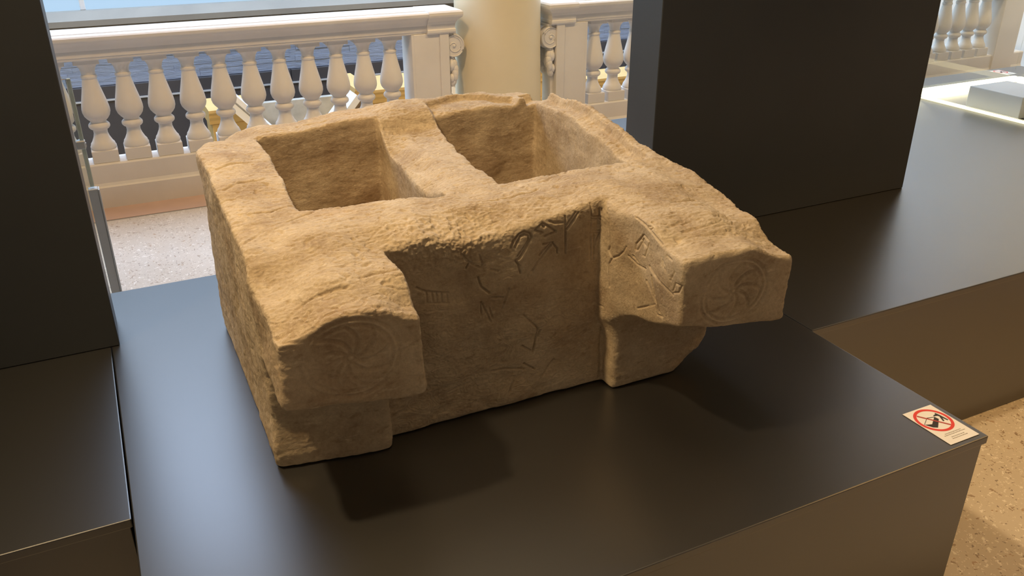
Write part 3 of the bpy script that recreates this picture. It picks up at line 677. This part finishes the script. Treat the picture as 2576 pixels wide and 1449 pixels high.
def basin():
    me0 = build_basin()
    tmp = bpy.data.objects.new('tmp', me0); COL.objects.link(tmp)
    sb = tmp.modifiers.new('s', 'SUBSURF'); sb.levels = 1; sb.render_levels = 1
    dg = bpy.context.evaluated_depsgraph_get()
    me = bpy.data.meshes.new_from_object(tmp.evaluated_get(dg))
    bpy.data.objects.remove(tmp); bpy.data.meshes.remove(me0)
    # finer mesh where the faces are carved
    bm = bmesh.new(); bm.from_mesh(me)
    es = set()
    for f in bm.faces:
        c = f.calc_center_median()
        if c.y > 1.39: continue
        if (f.normal.y < -.6 and abs(c.y-1.36) < .022 and .405 < c.x < .880) or (f.normal.x < -.6 and abs(c.x-.875) < .022 and c.y < 1.37 and c.z > .18):
            es.update(f.edges)
    bmesh.ops.subdivide_edges(bm, edges=list(es), cuts=1, use_grid_fill=True)
    bm.to_mesh(me); bm.free(); me.update()
    n = len(me.vertices)
    co = np.empty(n*3); me.vertices.foreach_get('co', co); co = co.reshape(-1, 3)
    no = np.empty(n*3); me.vertices.foreach_get('normal', no); no = no.reshape(-1, 3)
    top = np.clip((no[:, 2]-.35)/.4, 0, 1)
    an = co*np.array([1.0, 2.0, 2.0])
    side_ = np.abs(no[:, 0]) > .6
    inner = ((co[:, 0] > .30) & (co[:, 0] < 1.10) & (co[:, 1] > 1.53) & (co[:, 1] < 2.11) & (no[:, 2] < .5)).astype(float)
    armf = ((no[:, 0] < -.5) & (np.abs(co[:, 0]-.875) < .03) & (co[:, 1] < 1.38)).astype(float)
    recf = ((no[:, 1] < -.5) & (np.abs(co[:, 1]-1.36) < .03) & (co[:, 0] > .40) & (co[:, 0] < .88)).astype(float)
    calm = 1-.45*inner-.65*armf-.40*recf*np.clip((co[:, 2]-.22)/.08, 0, 1)+.45*recf*np.clip((.27-co[:, 2])/.08, 0, 1)
    rough_ = (.45+.55*top)*calm
    dsp = (perlin(co*22, 1)*.0018+perlin(an*34, 2)*.0013)*calm+(perlin(an*80, 3)*.0008+perlin(co*180, 4)*.0005)*rough_
    # flaky ledges: terraced noise, strongest on the broken tops
    t_ = perlin(an*13+2.2, 5)*.5+perlin(an*29, 6)*.25+perlin(an*70, 10)*.08
    fl_ = (np.floor(t_*8)+np.clip((t_*8-np.floor(t_*8))*5, 0, 1))/8
    dsp += (fl_-t_)*.014*(.25+.75*top+.30*recf)*calm
    # sharp creases
    rg = 1-np.abs(perlin(an*np.array([1., 1.4, 1.4])*19+7.7, 13)); dsp -= np.clip(rg-.93, 0, 1)/.07*.0026*np.clip(perlin(co*9, 14)*2+.3, 0, 1)*(.4+.6*top)*(1-.6*recf)*calm
    # pits
    dsp -= np.clip(perlin(co*60, 7)-.42, 0, 1)*.009*(.4+.6*top)*calm
    # crumbled edge of the recess
    m_ = np.exp(-(((co[:, 0]-.53)/.12)**2+((co[:, 1]-1.385)/.06)**2))*np.clip((co[:, 2]-.33)/.03, 0, 1)
    m2 = np.exp(-(((co[:, 1]-1.37)/.05)**2))*np.clip((co[:, 2]-.36)/.03, 0, 1)*((co[:, 0] > .41) & (co[:, 0] < .9))
    dsp += (perlin(co*95, 8)*.0026+perlin(co*170, 9)*.0022)*np.clip(m_+.45*m2, 0, 1)
    # carved faces are dressed smoother near the top right of the recess
    flat = np.exp(-(((co[:, 0]-.76)/.16)**2+((co[:, 2]-.33)/.09)**2))*(np.abs(co[:, 1]-1.36) < .02)
    dsp *= (1-.65*flat)
    # incised signs
    def carve(sel, P, lines, wd, dep):
        nonlocal dsp
        ii = np.where(sel)[0]
        if len(ii) == 0: return
        p = P[ii]; best = np.full(len(ii), 9.0)
        for l in lines: best = np.minimum(best, seg_dist(p, l))
        wear = np.clip(.75+perlin(co[ii]*20, 31)*.8, .25, 1)
        dsp[ii] -= dep*wear*np.exp(-(best/wd)**2)
    front = no[:, 1] < -.6
    carve(front & (np.abs(co[:, 1]-1.36) < .025) & (co[:, 0] > .40) & (co[:, 0] < .88), co[:, [0, 2]], REC, .0020, .0058)
    carve((no[:, 0] < -.6) & (np.abs(co[:, 0]-.875) < .025) & (co[:, 1] < 1.37), co[:, [1, 2]], ARM, .0018, .0036)
    carve(front & (co[:, 1] < 1.21) & (co[:, 0] < .45), co[:, [0, 2]], rosette(.282, .303, .083, .070, 9, 1.0), .0032, .0040)
    carve(front & (co[:, 1] < 1.14) & (co[:, 0] > .85), co[:, [0, 2]], rosette(.995, .306, .076, .066, 8, -1.0), .0032, .0048)
    # natural cracks on the left rim
    cracks = [[(.175,1.455),(.22,1.50),(.27,1.515),(.33,1.545)], [(.185,1.70),(.22,1.72),(.26,1.725),(.30,1.745)], [(.18,1.56),(.21,1.575),(.25,1.57),(.29,1.59)], [(.19,1.83),(.24,1.845),(.30,1.85)],
              [(.20,1.235),(.24,1.25),(.30,1.252)], [(.32,1.27),(.36,1.275),(.40,1.28)], [(.60,2.14),(.52,2.13),(.45,2.135)], [(.98,1.30),(1.02,1.30),(1.05,1.306)], [(1.03,1.22),(1.07,1.215)], [(.62,1.46),(.70,1.452),(.77,1.47)]]
    carve(no[:, 2] > .5, co[:, :2]+np.stack([perlin(co*30, 21)*.004, perlin(co*30, 22)*.006], 1), cracks, .0026, .0055)
    # leave the underside flat on the plinth
    dsp *= np.clip(co[:, 2]/.012, 0, 1)
    co = co+no*dsp[:, None]; co[:, 2] = np.maximum(co[:, 2], .0008)
    o_ = np.array([.65, 1.65, 0.0])
    co -= o_
    me.vertices.foreach_set('co', co.ravel()); me.update()
    me.polygons.foreach_set('use_smooth', [True]*len(me.polygons))
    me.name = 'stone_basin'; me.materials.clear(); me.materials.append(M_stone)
    o = bpy.data.objects.new('stone_basin', me); COL.objects.link(o); o.location = (o_[0], o_[1], ZT)
    tag(o, 'weathered limestone basin with two square cavities, carved front and projecting arms', 'stone basin')
    return o
basin()
